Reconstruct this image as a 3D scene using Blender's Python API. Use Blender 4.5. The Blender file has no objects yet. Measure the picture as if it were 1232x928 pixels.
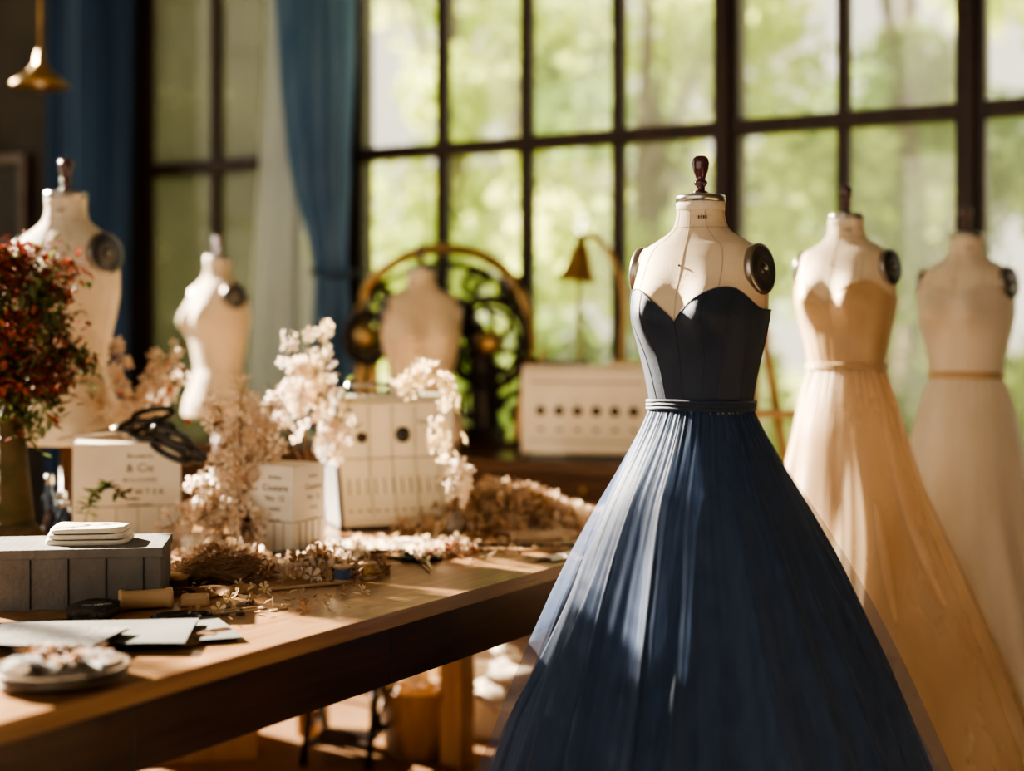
import bpy, math, random
import numpy as np
from mathutils import Vector, Matrix
random.seed(7); rng=np.random.default_rng(7)
R=random.uniform
sin,cos,pi=math.sin,math.cos,math.pi

# ---------------------------------------------------------------- materials
def _nodes(name):
    m=bpy.data.materials.new(name); m.use_nodes=True
    nt=m.node_tree; nt.nodes.clear()
    out=nt.nodes.new('ShaderNodeOutputMaterial')
    return m,nt,out
def mat(name,c1,c2=None,scale=8,rough=.6,metal=0,bump=0,bscale=60,sheen=0,transl=0,alpha=1,coat=0,stretch=(1,1,1),detail=4,spec=.5):
    m,nt,out=_nodes(name); L=nt.links.new
    p=nt.nodes.new('ShaderNodeBsdfPrincipled')
    p.inputs['Roughness'].default_value=rough; p.inputs['Metallic'].default_value=metal
    p.inputs['Sheen Weight'].default_value=sheen; p.inputs['Coat Weight'].default_value=coat
    p.inputs['Specular IOR Level'].default_value=spec
    tc=nt.nodes.new('ShaderNodeTexCoord'); mp=nt.nodes.new('ShaderNodeMapping'); mp.inputs['Scale'].default_value=stretch
    L(tc.outputs['Object'],mp.inputs['Vector'])
    n=nt.nodes.new('ShaderNodeTexNoise'); n.inputs['Scale'].default_value=scale; n.inputs['Detail'].default_value=detail
    L(mp.outputs[0],n.inputs['Vector'])
    r=nt.nodes.new('ShaderNodeValToRGB')
    c2=c2 or tuple(x*.82 for x in c1)
    r.color_ramp.elements[0].position=.35; r.color_ramp.elements[1].position=.65
    r.color_ramp.elements[0].color=(*c1,1); r.color_ramp.elements[1].color=(*c2,1)
    L(n.outputs['Fac'],r.inputs[0]); L(r.outputs[0],p.inputs['Base Color'])
    if bump:
        n2=nt.nodes.new('ShaderNodeTexNoise'); n2.inputs['Scale'].default_value=bscale
        L(mp.outputs[0],n2.inputs['Vector'])
        b=nt.nodes.new('ShaderNodeBump'); b.inputs['Strength'].default_value=bump; b.inputs['Distance'].default_value=.01
        L(n2.outputs['Fac'],b.inputs['Height']); L(b.outputs[0],p.inputs['Normal'])
    sh=p.outputs[0]
    if transl:
        t=nt.nodes.new('ShaderNodeBsdfTranslucent'); L(r.outputs[0],t.inputs['Color'])
        mx=nt.nodes.new('ShaderNodeMixShader'); mx.inputs[0].default_value=transl
        L(sh,mx.inputs[1]); L(t.outputs[0],mx.inputs[2]); sh=mx.outputs[0]
    if alpha<1:
        t=nt.nodes.new('ShaderNodeBsdfTransparent')
        mx=nt.nodes.new('ShaderNodeMixShader'); mx.inputs[0].default_value=alpha
        L(t.outputs[0],mx.inputs[1]); L(sh,mx.inputs[2]); sh=mx.outputs[0]
    L(sh,out.inputs[0]); return m
def glassmat(name,haze=.1,tint=(1,1,1),streak=False):
    m,nt,out=_nodes(name); L=nt.links.new
    t=nt.nodes.new('ShaderNodeBsdfTransparent'); t.inputs[0].default_value=(*tint,1)
    g=nt.nodes.new('ShaderNodeBsdfGlossy'); g.inputs['Roughness'].default_value=.03
    f=nt.nodes.new('ShaderNodeFresnel'); f.inputs[0].default_value=1.4
    m1=nt.nodes.new('ShaderNodeMixShader'); L(f.outputs[0],m1.inputs[0]); L(t.outputs[0],m1.inputs[1]); L(g.outputs[0],m1.inputs[2])
    d=nt.nodes.new('ShaderNodeBsdfTranslucent'); d.inputs[0].default_value=(.95,.92,.84,1)
    n=nt.nodes.new('ShaderNodeTexNoise'); n.inputs['Scale'].default_value=1.6; n.inputs['Detail'].default_value=3
    tc=nt.nodes.new('ShaderNodeTexCoord'); L(tc.outputs['Object'],n.inputs['Vector'])
    mm=nt.nodes.new('ShaderNodeMath'); mm.operation='MULTIPLY'; mm.inputs[1].default_value=haze*2; L(n.outputs['Fac'],mm.inputs[0])
    m2=nt.nodes.new('ShaderNodeMixShader'); L(mm.outputs[0],m2.inputs[0]); L(m1.outputs[0],m2.inputs[1]); L(d.outputs[0],m2.inputs[2])
    L(m2.outputs[0],out.inputs[0]); return m

M={}
M['linen']=mat('linen_form',(.78,.64,.47),(.71,.57,.41),14,.75,bump=.25,bscale=500,sheen=.2)
M['linen_pale']=mat('linen_pale',(.80,.71,.58),(.73,.63,.50),14,.75,bump=.25,bscale=500)
M['seam']=mat('seam_thread',(.42,.31,.21),rough=.8)
M['steel']=mat('brushed_steel',(.55,.53,.50),(.4,.39,.37),30,.28,metal=1)
M['capring']=mat('cap_ring',(.42,.38,.34),rough=.3,metal=.9)
M['capdisc']=mat('cap_disc',(.07,.075,.085),(.12,.12,.13),20,.35,metal=.4)
M['finial']=mat('turned_dark_wood',(.07,.025,.03),(.11,.04,.05),20,.15,coat=.8)
M['darkwood']=mat('dark_wood',(.07,.035,.018),(.13,.065,.032),6,.35,bump=.15,bscale=20,stretch=(1,8,8),coat=.2)
M['apron']=mat('table_apron',(.055,.027,.015),(.09,.045,.025),5,.3,bump=.1,stretch=(1,10,10),coat=.3)
M['tabletop']=mat('table_top_wood',(.29,.155,.075),(.41,.24,.12),3,.36,bump=.12,bscale=14,stretch=(1,14,14),coat=.15)
M['lightwood']=mat('light_wood',(.45,.27,.13),(.34,.19,.09),5,.5,stretch=(6,6,1))
M['frame']=mat('window_frame_wood',(.034,.017,.012),(.055,.029,.018),6,.45,stretch=(5,5,1))
M['navy']=mat('navy_satin',(.018,.030,.058),(.025,.040,.074),12,.55,bump=.2,bscale=300,sheen=.2,stretch=(3,3,.4))
M['navyskirt']=mat('navy_organza',(.026,.050,.105),(.040,.072,.142),9,.5,sheen=.2,transl=.2,stretch=(6,6,.3),spec=.35)
M['navytulle']=mat('navy_tulle',(.20,.29,.48),(.13,.20,.37),9,.55,sheen=.2,transl=.5,alpha=.24,stretch=(6,6,.3),spec=.3)
M['tan']=mat('gold_satin',(.62,.43,.25),(.55,.37,.20),10,.4,sheen=.3,bump=.1)
M['tanskirt']=mat('champagne_chiffon',(.80,.64,.45),(.68,.50,.32),3,.42,sheen=.3,transl=.25,stretch=(3,3,.6))
M['tanveil']=mat('champagne_veil',(.80,.66,.50),(.70,.54,.38),3,.5,transl=.4,alpha=.35,stretch=(3,3,.6))
M['pale']=mat('ivory_silk',(.88,.80,.70),(.82,.73,.62),6,.45,sheen=.3,transl=.2,stretch=(3,3,.5))
M['goldbelt']=mat('gold_ribbon',(.62,.44,.24),rough=.4)
M['brass']=mat('aged_brass',(.60,.40,.20),(.40,.26,.12),12,.34,metal=.9)
M['iron']=mat('cast_iron',(.035,.03,.028),(.07,.05,.04),12,.4,metal=.6)
M['cream']=mat('cream_enamel',(.80,.73,.60),(.72,.65,.51),5,.45,coat=.2)
M['greyside']=mat('grey_enamel',(.20,.20,.20),(.15,.15,.15),6,.5)
M['dark']=mat('black_bakelite',(.015,.014,.014),rough=.25,coat=.5)
M['paper']=mat('white_card',(.84,.78,.67),(.76,.70,.58),9,.8)
M['ink']=mat('printed_ink',(.16,.12,.08),rough=.9)
M['petal']=mat('blossom_petal',(.92,.76,.60),(.94,.84,.71),30,.6,transl=.4)
M['petal2']=mat('blossom_petal_cream',(.94,.82,.56),(.92,.75,.50),30,.6,transl=.4)
M['stamen']=mat('stamen',(.75,.42,.12),rough=.7)
M['twig']=mat('twig_bark',(.14,.08,.045),(.2,.12,.07),30,.8)
M['leafg']=mat('leaf_green',(.09,.13,.045),(.17,.20,.08),20,.5,transl=.35)
M['leafr']=mat('leaf_red',(.30,.075,.055),(.22,.055,.045),20,.6,transl=.25)
M['leafo']=mat('leaf_orange',(.50,.19,.11),(.40,.12,.08),20,.6,transl=.25)
M['moss']=mat('mossy_trunk',(.06,.06,.025),(.12,.09,.05),15,.9,bump=.8,bscale=30)
M['dry']=mat('dried_petal',(.60,.43,.29),(.76,.60,.45),25,.8,transl=.25)
M['dryb']=mat('dried_petal_brown',(.32,.18,.10),(.46,.28,.16),25,.85,transl=.15)
M['wool']=mat('brown_wool',(.25,.15,.09),(.36,.24,.15),30,.95,bump=1,bscale=60)
M['woold']=mat('dark_wool',(.05,.045,.045),(.08,.07,.065),30,.95,bump=1,bscale=60)
M['greycloth']=mat('grey_felt',(.19,.18,.17),(.15,.14,.13),10,.9,bump=.3,bscale=90)
M['whitecloth']=mat('white_cotton',(.76,.70,.60),(.68,.61,.51),8,.85,bump=.3,bscale=50)
M['greypaper']=mat('pattern_paper',(.14,.135,.12),(.10,.10,.09),4,.8)
M['ceramic']=mat('glazed_plate',(.24,.185,.14),(.19,.145,.105),6,.3,coat=.3)
M['curtain']=mat('blue_velvet',(.022,.06,.14),(.03,.08,.18),5,.75,sheen=.3,transl=.12,stretch=(5,5,.3))
M['curtainl']=mat('sunlit_blue_curtain',(.17,.31,.50),(.32,.46,.64),5,.7,sheen=.3,transl=.65,stretch=(7,7,.3))  # blue lightened and streaked in colour, standing in for sun on the curtain
M['sheer']=mat('sheer_voile',(.84,.87,.90),(.72,.78,.84),5,.7,transl=.6,alpha=.75,stretch=(5,5,.3))
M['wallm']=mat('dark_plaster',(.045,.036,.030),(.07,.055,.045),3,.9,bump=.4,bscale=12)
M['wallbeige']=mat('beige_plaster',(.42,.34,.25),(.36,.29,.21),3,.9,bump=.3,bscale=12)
M['floor']=mat('oak_floor',(.20,.115,.06),(.28,.165,.09),4,.45,stretch=(1,9,1),bump=.1)
M['ceil']=mat('ceiling_plaster',(.45,.4,.34),rough=.9)
M['stone']=mat('garden_stone',(.34,.32,.30),(.20,.19,.18),2.2,.95,bump=.6,bscale=6)
M['grass']=mat('lawn',(.30,.38,.10),(.42,.48,.16),2,.9)
M['tl1']=mat('tree_leaves_sunny',(.48,.62,.17),(.76,.80,.32),1.3,.5,transl=.55)  # brighter leaf copy, sunlit tone put into the colour
M['tl2']=mat('tree_leaves_deep',(.13,.22,.06),(.33,.45,.14),1.3,.5,transl=.5)  # darker leaf copy; garden light and dark contrast is in the colours
M['bark']=mat('tree_bark',(.10,.07,.05),(.16,.12,.09),6,.95,bump=.6)
M['glass']=glassmat('window_glass',.11)  # milky translucent mix puts the window glow into the glass itself
M['glassd']=glassmat('dusty_hazed_window_glass',.15,(.60,.585,.57))  # dusty dim panes, with the glow haze mixed into the glass too
M['blueglass']=mat('blue_glass',(.03,.05,.10),rough=.1,coat=1)
M['orange']=mat('orange_wax',(.65,.16,.06),rough=.5)
M['soap']=mat('beech_block',(.58,.40,.23),(.50,.33,.18),8,.5)
M['thread1']=mat('ochre_thread',(.55,.33,.12),rough=.7,bump=.5,bscale=200)
M['thread2']=mat('rose_thread',(.55,.25,.20),rough=.7,bump=.5,bscale=200)
M['thread3']=mat('slate_thread',(.10,.15,.25),rough=.7,bump=.5,bscale=200)

# ---------------------------------------------------------------- mesh builder
class B:
    def __init__(s,name,loc=(0,0,0),rz=0,bevel=0,subsurf=0):
        s.n=name;s.v=[];s.f=[];s.m=[];s.sm=[];s.mats=[];s.loc=loc;s.rz=rz;s.bev=bevel;s.sub=subsurf
    def mi(s,k):
        if k not in s.mats:s.mats.append(k)
        return s.mats.index(k)
    def add(s,vs,fs,k,smooth=True,T=None):
        o=len(s.v)
        if T is not None: vs=[T@Vector(v) for v in vs]
        s.v+= [tuple(v) for v in vs]; i=s.mi(k)
        for f in fs: s.f.append([o+a for a in f]); s.m.append(i); s.sm.append(smooth)
    def box(s,c,sz,k,T=None,rz=0,rx=0,ry=0):
        x,y,z=[a/2 for a in sz]
        vs=[(a,b,d) for a in(-x,x) for b in(-y,y) for d in(-z,z)]
        fs=[(0,1,3,2),(4,6,7,5),(0,4,5,1),(2,3,7,6),(0,2,6,4),(1,5,7,3)]
        Q=Matrix.Translation(c)@Matrix.Rotation(rz,4,'Z')@Matrix.Rotation(ry,4,'Y')@Matrix.Rotation(rx,4,'X')
        if T is not None:Q=T@Q
        s.add(vs,fs,k,False,Q)
    def lathe(s,prof,c,k,seg=28,T=None,rx=0,ry=0,sx=1,sy=1,smooth=True,rz=0):
        vs=[];fs=[]
        for r,z in prof:
            for i in range(seg):
                a=2*pi*i/seg; vs.append((max(r,1e-5)*cos(a)*sx,max(r,1e-5)*sin(a)*sy,z))
        for j in range(len(prof)-1):
            for i in range(seg):
                i2=(i+1)%seg; fs.append((j*seg+i,j*seg+i2,(j+1)*seg+i2,(j+1)*seg+i))
        fs.append(tuple(range(seg))[::-1]); fs.append(tuple(range((len(prof)-1)*seg,len(prof)*seg)))
        Q=Matrix.Translation(c)@Matrix.Rotation(rz,4,'Z')@Matrix.Rotation(ry,4,'Y')@Matrix.Rotation(rx,4,'X')
        if T is not None:Q=T@Q
        s.add(vs,fs,k,smooth,Q)
    def tube(s,pts,rad,k,seg=8,closed=False,T=None):
        pts=[Vector(p) for p in pts]; n=len(pts)
        if not hasattr(rad,'__len__'): rad=[rad]*n
        vs=[];fs=[];up=Vector((0.03,.05,1)).normalized()
        for i in range(n):
            if closed: t=(pts[(i+1)%n]-pts[i-1])
            else: t=pts[min(i+1,n-1)]-pts[max(i-1,0)]
            if t.length<1e-9:t=Vector((0,0,1))
            t.normalize()
            if abs(t.dot(up))>.97: u=t.cross(Vector((1,0.1,0))).normalized()
            else: u=t.cross(up).normalized()
            w=t.cross(u)
            for j in range(seg):
                a=2*pi*j/seg; vs.append(pts[i]+(u*cos(a)+w*sin(a))*rad[i])
        for i in range(n if closed else n-1):
            i2=(i+1)%n
            for j in range(seg):
                j2=(j+1)%seg; fs.append((i*seg+j,i*seg+j2,i2*seg+j2,i2*seg+j))
        if not closed: fs.append(tuple(range(seg))[::-1]); fs.append(tuple(range((n-1)*seg,n*seg)))
        s.add(vs,fs,k,True,T)
    def grid(s,fn,nu,nv,k,closeu=False,T=None,smooth=True):
        vs=[];fs=[];mu=nu if closeu else nu+1
        for j in range(nv+1):
            for i in range(mu): vs.append(fn(i/nu,j/nv))
        for j in range(nv):
            for i in range(nu):
                i2=(i+1)%mu; fs.append((j*mu+i,j*mu+i2,(j+1)*mu+i2,(j+1)*mu+i))
        s.add(vs,fs,k,smooth,T)
    def extrude(s,prof,x0,x1,k,T=None):
        n=len(prof); vs=[(x0,y,z) for y,z in prof]+[(x1,y,z) for y,z in prof]
        fs=[tuple(range(n)),tuple(range(n,2*n))[::-1]]+[(i,(i+1)%n+0,n+(i+1)%n,n+i)[::-1] for i in range(n)]
        s.add(vs,fs,k,False,T)
    def text(s,txt,size,T,k='ink'):
        cu=bpy.data.curves.new('t','FONT'); cu.body=txt; cu.size=size; cu.align_x='CENTER'; cu.align_y='CENTER'; cu.resolution_u=2
        o=bpy.data.objects.new('t',cu); me=o.to_mesh()
        s.add([v.co.copy() for v in me.vertices],[list(p.vertices) for p in me.polygons],k,False,T@Matrix.Rotation(pi/2,4,'X'))
        o.to_mesh_clear(); bpy.data.objects.remove(o); bpy.data.curves.remove(cu)
    def blob(s,c,r,k,amp=.25,fq=3,sz=(1,1,1),seg=24,seed=0):
        ph=[seed*1.7+i for i in range(6)]
        def fn(u,v):
            a=2*pi*u;b=pi*(v*.998+.001)
            q=1+amp*(sin(fq*a+ph[0])*sin(b*fq+ph[1])+.5*sin(2*fq*a+ph[2])*sin(2.3*fq*b+ph[3]))*sin(b)
            return (c[0]+r*sz[0]*q*sin(b)*cos(a),c[1]+r*sz[1]*q*sin(b)*sin(a),c[2]+r*sz[2]*q*cos(b))
        s.grid(fn,seg,seg//2+2,k,True)
    def done(s):
        me=bpy.data.meshes.new(s.n); me.from_pydata([tuple(v) for v in s.v],[],s.f)
        for k in s.mats: me.materials.append(M[k])
        me.polygons.foreach_set('material_index',s.m); me.polygons.foreach_set('use_smooth',s.sm)
        me.update(); me.validate()
        import bmesh
        bm=bmesh.new(); bm.from_mesh(me)
        bmesh.ops.recalc_face_normals(bm,faces=bm.faces); bm.to_mesh(me); bm.free()
        o=bpy.data.objects.new(s.n,me); bpy.context.scene.collection.objects.link(o)
        o.location=s.loc; o.rotation_euler=(0,0,s.rz)
        if s.bev:
            b=o.modifiers.new('bevel','BEVEL'); b.width=s.bev; b.segments=2; b.limit_method='ANGLE'; b.angle_limit=.7
        return o

# ---------------------------------------------------------------- dress form
PZ=[.98,1.02,1.08,1.142,1.20,1.26,1.31,1.36,1.40,1.425,1.440,1.450,1.460,1.468,1.478,1.50,1.56]
PA=[.150,.145,.120,.095,.104,.119,.129,.131,.128,.122,.112,.098,.080,.065,.053,.046,.044]
PB=[.118,.115,.094,.072,.082,.092,.098,.094,.084,.075,.067,.061,.056,.052,.048,.045,.044]
def ip(z,T):
    return sum(np.interp(z+d,PZ,T) for d in(-.007,-.0035,0,.0035,.007))/5
def surf(th,z,off=0):
    a=ip(z,PA)+off;b=ip(z,PB)+off
    n=2.25 if 1.1<z<1.45 else 2.0
    sx,cx=sin(th),cos(th)
    x=a*math.copysign(abs(sx)**(2/n),sx); y=-b*math.copysign(abs(cx)**(2/n),cx)
    if y<0:
        zz=z-1.312; sg=.045 if zz>0 else .033
        w=min(1,-y/.04)
        for q in(-1,1):
            y-=w*.040*math.exp(-((x-q*.060)**2)/(2*.032**2)-(zz**2)/(2*sg**2))
    return (x,y,z)
def dress_form(loc,turn,scale=1,dz=0,lin='linen',stand=True,zb=.98,basez=0.0,name='dress_form'):
    zc=1.142
    b=B(name,(loc[0],loc[1],0),turn)
    T=Matrix.Translation((0,0,zc+dz))@Matrix.Scale(scale,4)@Matrix.Translation((0,0,-zc))
    b.grid(lambda u,v:surf(2*pi*u,zb+(1.532-zb)*v),72,110,lin,True,T)
    rb=ip(zb,PA)
    b.lathe([(0,zb-.010),(rb*.9,zb-.010),(rb*.985,zb+.002),(0,zb+.004)],(0,0,0),lin,40,T,sy=.77)
    b.lathe([(.040,1.526),(.0475,1.528),(.0475,1.537),(.046,1.541),(.030,1.544),(0,1.545)],(0,0,0),'steel',36,T)
    b.lathe([(.0455,1.512),(.0465,1.513),(.0465,1.528),(.045,1.529)],(0,0,0),'linen_pale',36,T)
    b.lathe([(.015,1.543),(.015,1.548),(.009,1.551),(.008,1.558),(.013,1.563),(.013,1.568),(.009,1.571),(.010,1.577),(.015,1.590),(.0165,1.603),(.015,1.612),(.009,1.617),(0,1.618)],(0,0,0),'finial',24,T)
    for th in(0,.62,-.62,pi,pi/2*1.02,-pi/2*1.02,2.4,-2.4):
        b.tube([surf(th,z,.0003) for z in np.linspace(zb,1.51,60)],.0005,'seam',4,T=T)
    for zz in(1.142,1.478):
        b.tube([surf(2*pi*i/60,zz,.0003) for i in range(60)],.0005,'seam',4,closed=True,T=T)
    for i,w in enumerate((.004,.002,.004,.003)):
        p=surf(.35+.10*i,1.497,.001); b.box(p,(w*.7,.001,.006),'ink',T,rz=.35+.10*i)
    p=surf(-.02,1.405,.002); b.lathe([(0,-.003),(.003,0),(0,.003)],p,'ink',10,T)
    for q in(-1,1):
        TT=T@Matrix.Translation((q*.105,-.004,1.396))@Matrix.Rotation(-q*.12,4,'Z')@Matrix.Rotation(q*(pi/2-.10),4,'Y')
        b.lathe([(.040,-.01),(.046,.0),(.048,.012),(0,.012)],(0,0,0),lin,40,TT,sx=1,sy=.98)
        b.lathe([(.047,.012),(.0485,.014),(.0485,.024),(.0465,.027),(.042,.027)],(0,0,0),'capring',40,TT,sy=.98)
        b.lathe([(.044,.022),(.043,.028),(.040,.0285),(.012,.026),(.011,.030),(0,.031)],(0,0,0),'capdisc',40,TT,sy=.98)
        b.lathe([(.006,.03),(.005,.034),(0,.035)],(0,0,0),'steel',14,TT)
    if stand:
        top=zc+dz+(zb-zc)*scale
        b.lathe([(.016,basez+.03),(.016,top)],(0,0,0),'darkwood',16)
        b.lathe([(.0,basez),(.17,basez),(.17,basez+.015),(.12,basez+.03),(.03,basez+.045),(.02,basez+.09)],(0,0,0),'darkwood',36)
    return b.done()

def necktop(th,lo,pk,side):
    t=abs((th+pi)%(2*pi)-pi)
    if t<.72: return lo+(pk-lo)*(sin(t/.72*pi/2)**.75)
    if t<1.5: return pk+(side-pk)*(.5-.5*cos((t-.72)/.78*pi))
    return side
def make_fold(n,seed,soft):
    rr=random.Random(seed*100)
    K=int(n); cs=sorted((i+rr.uniform(-.30,.30))/K*2*pi for i in range(K)); A=[rr.uniform(.45,1.3) for _ in cs]
    W=[rr.uniform(.24,.46)*2*pi/K for _ in cs]; S=[rr.uniform(0,.35) if rr.random()<.35 else 0 for _ in cs]
    def f(th,t):
        s=0
        for c,a,w,s0 in zip(cs,A,W,S):
            d=(th-c-.07*sin(t*3+c*5)+pi)%(2*pi)-pi
            if abs(d)<w*3.2: s+=a*math.exp(-abs(d/w)**soft)*min(1,max(0,(t-s0)*4))
        g=sin(K*2.3*th+2*sin(3*th+seed)+1.2*sin(7*th))*.6+sin(K*3.7*th+2*sin(5*th))*.4
        return s-.5,g
    return f
def gown(name,loc,turn,dz,scale,bod,skirt,veil,belt,prof,n,seed,floor=.015,amp=1,veilfac=1.03,top=(1.297,1.362,1.322),drift=(0,0),soft=1.6,fine=1,depth=.05,sw=.0175):
    zc=1.142
    b=B(name,(loc[0],loc[1],0),turn)
    T=Matrix.Translation((0,0,zc+dz))@Matrix.Scale(scale,4)@Matrix.Translation((0,0,-zc))
    def bf(u,v):
        th=2*pi*u; z=1.132+(necktop(th,*top)-1.132)*v
        return surf(th,z,.0045)
    b.grid(bf,144,50,bod,True,T)
    b.tube([surf(2*pi*i/144,necktop(2*pi*i/144,*top),.0046) for i in range(144)],.0018,bod,6,True,T)
    for th in(0,.42,-.42,.78,-.78,1.2,-1.2,1.75,-1.75):
        zt=necktop(th,*top); b.tube([surf(th*(.75+.25*abs(z-1.142)/.15) if abs(th)<1 else th,z,.0046) for z in np.linspace(1.145,zt,40)],.0010,bod,4,T=T)
    def sash(u,v):
        a=2*pi*u; z=1.1325+sw*v+.0012*sin(2*a+1)
        x,y,_=surf(a,1.142,.0075+.0036*abs(sin(v*pi*3+.5*sin(5*a)))**.6*(1 if .02<v<.98 else .2))
        return (x,y,z)
    b.grid(sash,160,18,belt,True,T)
    wz=zc+dz-.002
    zs=[-p[0] for p in prof]; rs=[p[1] for p in prof]
    def rad(z): return sum(np.interp(-(z+d),zs,rs) for d in(-.03,-.015,0,.015,.03))/5
    r0=.099*scale
    dx=drift[0]*cos(-turn)-drift[1]*sin(-turn); dy=drift[0]*sin(-turn)+drift[1]*cos(-turn)
    def mk(extra,sd,nn,af):
        ff=make_fold(nn,sd,soft)
        rw=rad(wz-.03*(wz-floor))
        cache={}
        def sf(u,v):
            th=2*pi*u; z=wz+(floor-wz)*v**1.05
            t=(wz-z)/(wz-floor)
            if v not in cache: cache[v]=rad(z) if t>0.03 else r0+(rw-r0)*t/.03
            f,g=ff(th,t)
            e=max(0,1-t*7)
            A=(.003+depth*min(1,t*2.4)*(.5+.5*t))*amp*af
            ex=1+(extra-1)*min(1,t*3)
            rr=cache[v]*ex+A*f+(.0030*e+.0016*fine*min(1,t*3))*g
            el=1-.22*e
            return (rr*sin(th)+dx*t,-rr*cos(th)*el+dy*t,z)
        return sf
    b.grid(mk(1,seed,n,1),640,46,skirt,True)
    if veil:
        for i,(vf,q) in enumerate(veilfac if isinstance(veilfac,list) else [(veilfac,.8)]): b.grid(mk(vf,seed+3.3+i,int(n*q),1.0),520,40,veil,True)
    return b.done()

MP=(.3605,2.70)
t0=math.radians(-33)
dress_form((*MP,0),t0,zb=1.128)
prof=[(1.138,.098),(1.10,.118),(1.026,.156),(.93,.204),(.82,.248),(.708,.290),(.58,.340),(.446,.390),(.2,.48),(0,.55)]
gown('navy_ball_gown',MP,t0,0,1,'navy','navyskirt','navytulle','navy',prof,24,1.3,veilfac=[(1.035,.9),(1.075,.7)],depth=.056,drift=(.03,0),sw=.021)
dress_form((.88,3.72,0),math.radians(-38),1.0,.05,zb=1.128)
prof2=[(1.19,.098),(1.12,.125),(1.0,.150),(.9,.172),(.8,.200),(.65,.26),(.45,.34),(.25,.41),(0,.49)]
gown('champagne_evening_gown',(.88,3.72),math.radians(-38),.05,1,'tan','tanskirt','tanveil','tan',prof2,17,2.2,amp=.85,veilfac=1.06,drift=(.05,0),soft=2,fine=.2,depth=.045)
dress_form((1.367,4.25,0),math.radians(-40),1.06,.012,'linen_pale',zb=1.128)
prof3=[(1.16,.104),(1.1,.13),(1.0,.155),(.85,.18),(.6,.23),(.3,.28),(0,.31)]
gown('ivory_evening_gown',(1.367,4.25),math.radians(-40),.012,1.06,'pale','pale',None,'goldbelt',prof3,13,4.2,amp=.8,top=(1.36,1.385,1.35),soft=2,fine=.2,depth=.04)
dress_form((-1.24,3.93,0),math.radians(-28),1.22,.04,'linen_pale')
dress_form((-1.10,5.30,0),math.radians(-50),1.05,.0,'linen')
dress_form((-.34,5.27,0),math.radians(15),1.15,-.08,'linen',basez=.84)

# ---------------------------------------------------------------- room
WR=math.atan2(-.486,.874); WL=(0,5.6,0)
ms=[-1.98,-1.55,-1.12,-.80,-.35,.045,.445,.884,1.32,1.754,2.19,2.62]
Z0,Z1=.72,3.45
def wbox(b,x0,x1,y0,y1,z0,z1,k): b.box(((x0+x1)/2,(y0+y1)/2,(z0+z1)/2),(x1-x0,y1-y0,z1-z0),k)
b=B('wall_back',WL,WR)
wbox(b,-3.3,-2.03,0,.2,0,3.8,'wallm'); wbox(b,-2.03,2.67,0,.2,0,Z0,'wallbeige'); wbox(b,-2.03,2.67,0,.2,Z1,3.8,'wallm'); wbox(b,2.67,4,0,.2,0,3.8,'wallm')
b.done()
b=B('window_1',WL,WR,bevel=.004)
for i,s in enumerate(ms):
    w=.095 if i in(0,3,7,9,11) else .042
    wbox(b,s-w/2,s+w/2,.02,.02+(.11 if w>.05 else .06),Z0,Z1,'frame')
    if w>.05: wbox(b,s-.018,s+.018,-.005,.02,Z0,Z1,'frame')
for z,h in((Z0+.03,.06),(2.03,.055),(3.0,.05),(Z1-.03,.06)):
    wbox(b,ms[0],ms[-1],.015,.09,z-h/2,z+h/2,'frame')
wbox(b,-2.05,2.69,-.03,.16,Z0-.03,Z0+.0,'frame')
wbox(b,ms[0],ms[3],.05,.054,Z0,Z1,'glassd'); wbox(b,ms[3],ms[-1],.05,.054,Z0,Z1,'glass')
b.done()
b=B('floor',WL,WR); wbox(b,-3.3,4,-7.5,.2,-.08,0,'floor'); b.done()
b=B('ceiling',WL,WR); wbox(b,-3.3,4,-7.5,.2,3.8,3.9,'ceil'); b.done()
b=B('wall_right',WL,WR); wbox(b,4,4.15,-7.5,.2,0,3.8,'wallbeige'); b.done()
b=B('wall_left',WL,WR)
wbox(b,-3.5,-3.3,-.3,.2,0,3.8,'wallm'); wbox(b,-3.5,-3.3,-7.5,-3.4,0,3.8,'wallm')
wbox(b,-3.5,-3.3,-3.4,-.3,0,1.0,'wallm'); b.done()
b=B('added_sun_window',WL,WR)  # added unseen window; opening shaped so sunbeams reach the dress and table
for y in(-3.4,-2.6,-1.85,-1.1,-.32): wbox(b,-3.44,-3.38,y-.025,y+.025,1.0,3.8,'frame')
for z in(1.02,2.0,3.77): wbox(b,-3.44,-3.38,-3.4,-.32,z-.02,z+.02,'frame')
b.done()

def curtain(name,sc,hw,y0,k,ztop=3.35,zbot=.02,n=7,seed=0,hwf=None,cf=None,amp=.05):
    b=B(name,WL,WR)
    def fn(u,v):
        z=ztop+(zbot-ztop)*v; h=hwf(z) if hwf else hw; c=cf(z) if cf else sc
        ph=2*pi*n*u+seed+.9*sin(3*u+2*v)+.5*sin(8*u+seed)
        a=amp*min(1,h/.15)*(.6+.4*sin(5*u+seed*3))
        return (c+(2*u-1)*h+.012*sin(ph*2+v*3),y0+a*sin(ph)-a*.3*sin(ph*.5+v*2),z)
    b.grid(fn,n*18,50,k); return b
c=curtain('navy_curtain',-2.14,.26,-.17,'curtain',n=6,seed=1); c.done()
def hw2(z): return np.interp(z,[0,.6,1.2,1.5,1.62,1.9,2.4,3.4],[.16,.14,.10,.075,.085,.14,.19,.23])
def cf2(z): return np.interp(z,[0,1.5,2.0,3.4],[-.74,-.75,-.81,-.86])
c=curtain('blue_curtain',0,0,-.17,'curtainl',zbot=.86,n=6,seed=2,hwf=hw2,cf=cf2)
c.tube([(-.75+.088*cos(a),-.17+.07*sin(a),1.52+.01*sin(a*2)) for a in np.linspace(0,2*pi,30)[:-1]],.014,'curtain',8,True); c.done()
def hw3(z): return np.interp(z,[0,.9,1.6,2.4,3.4],[.19,.18,.15,.11,.10])
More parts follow.
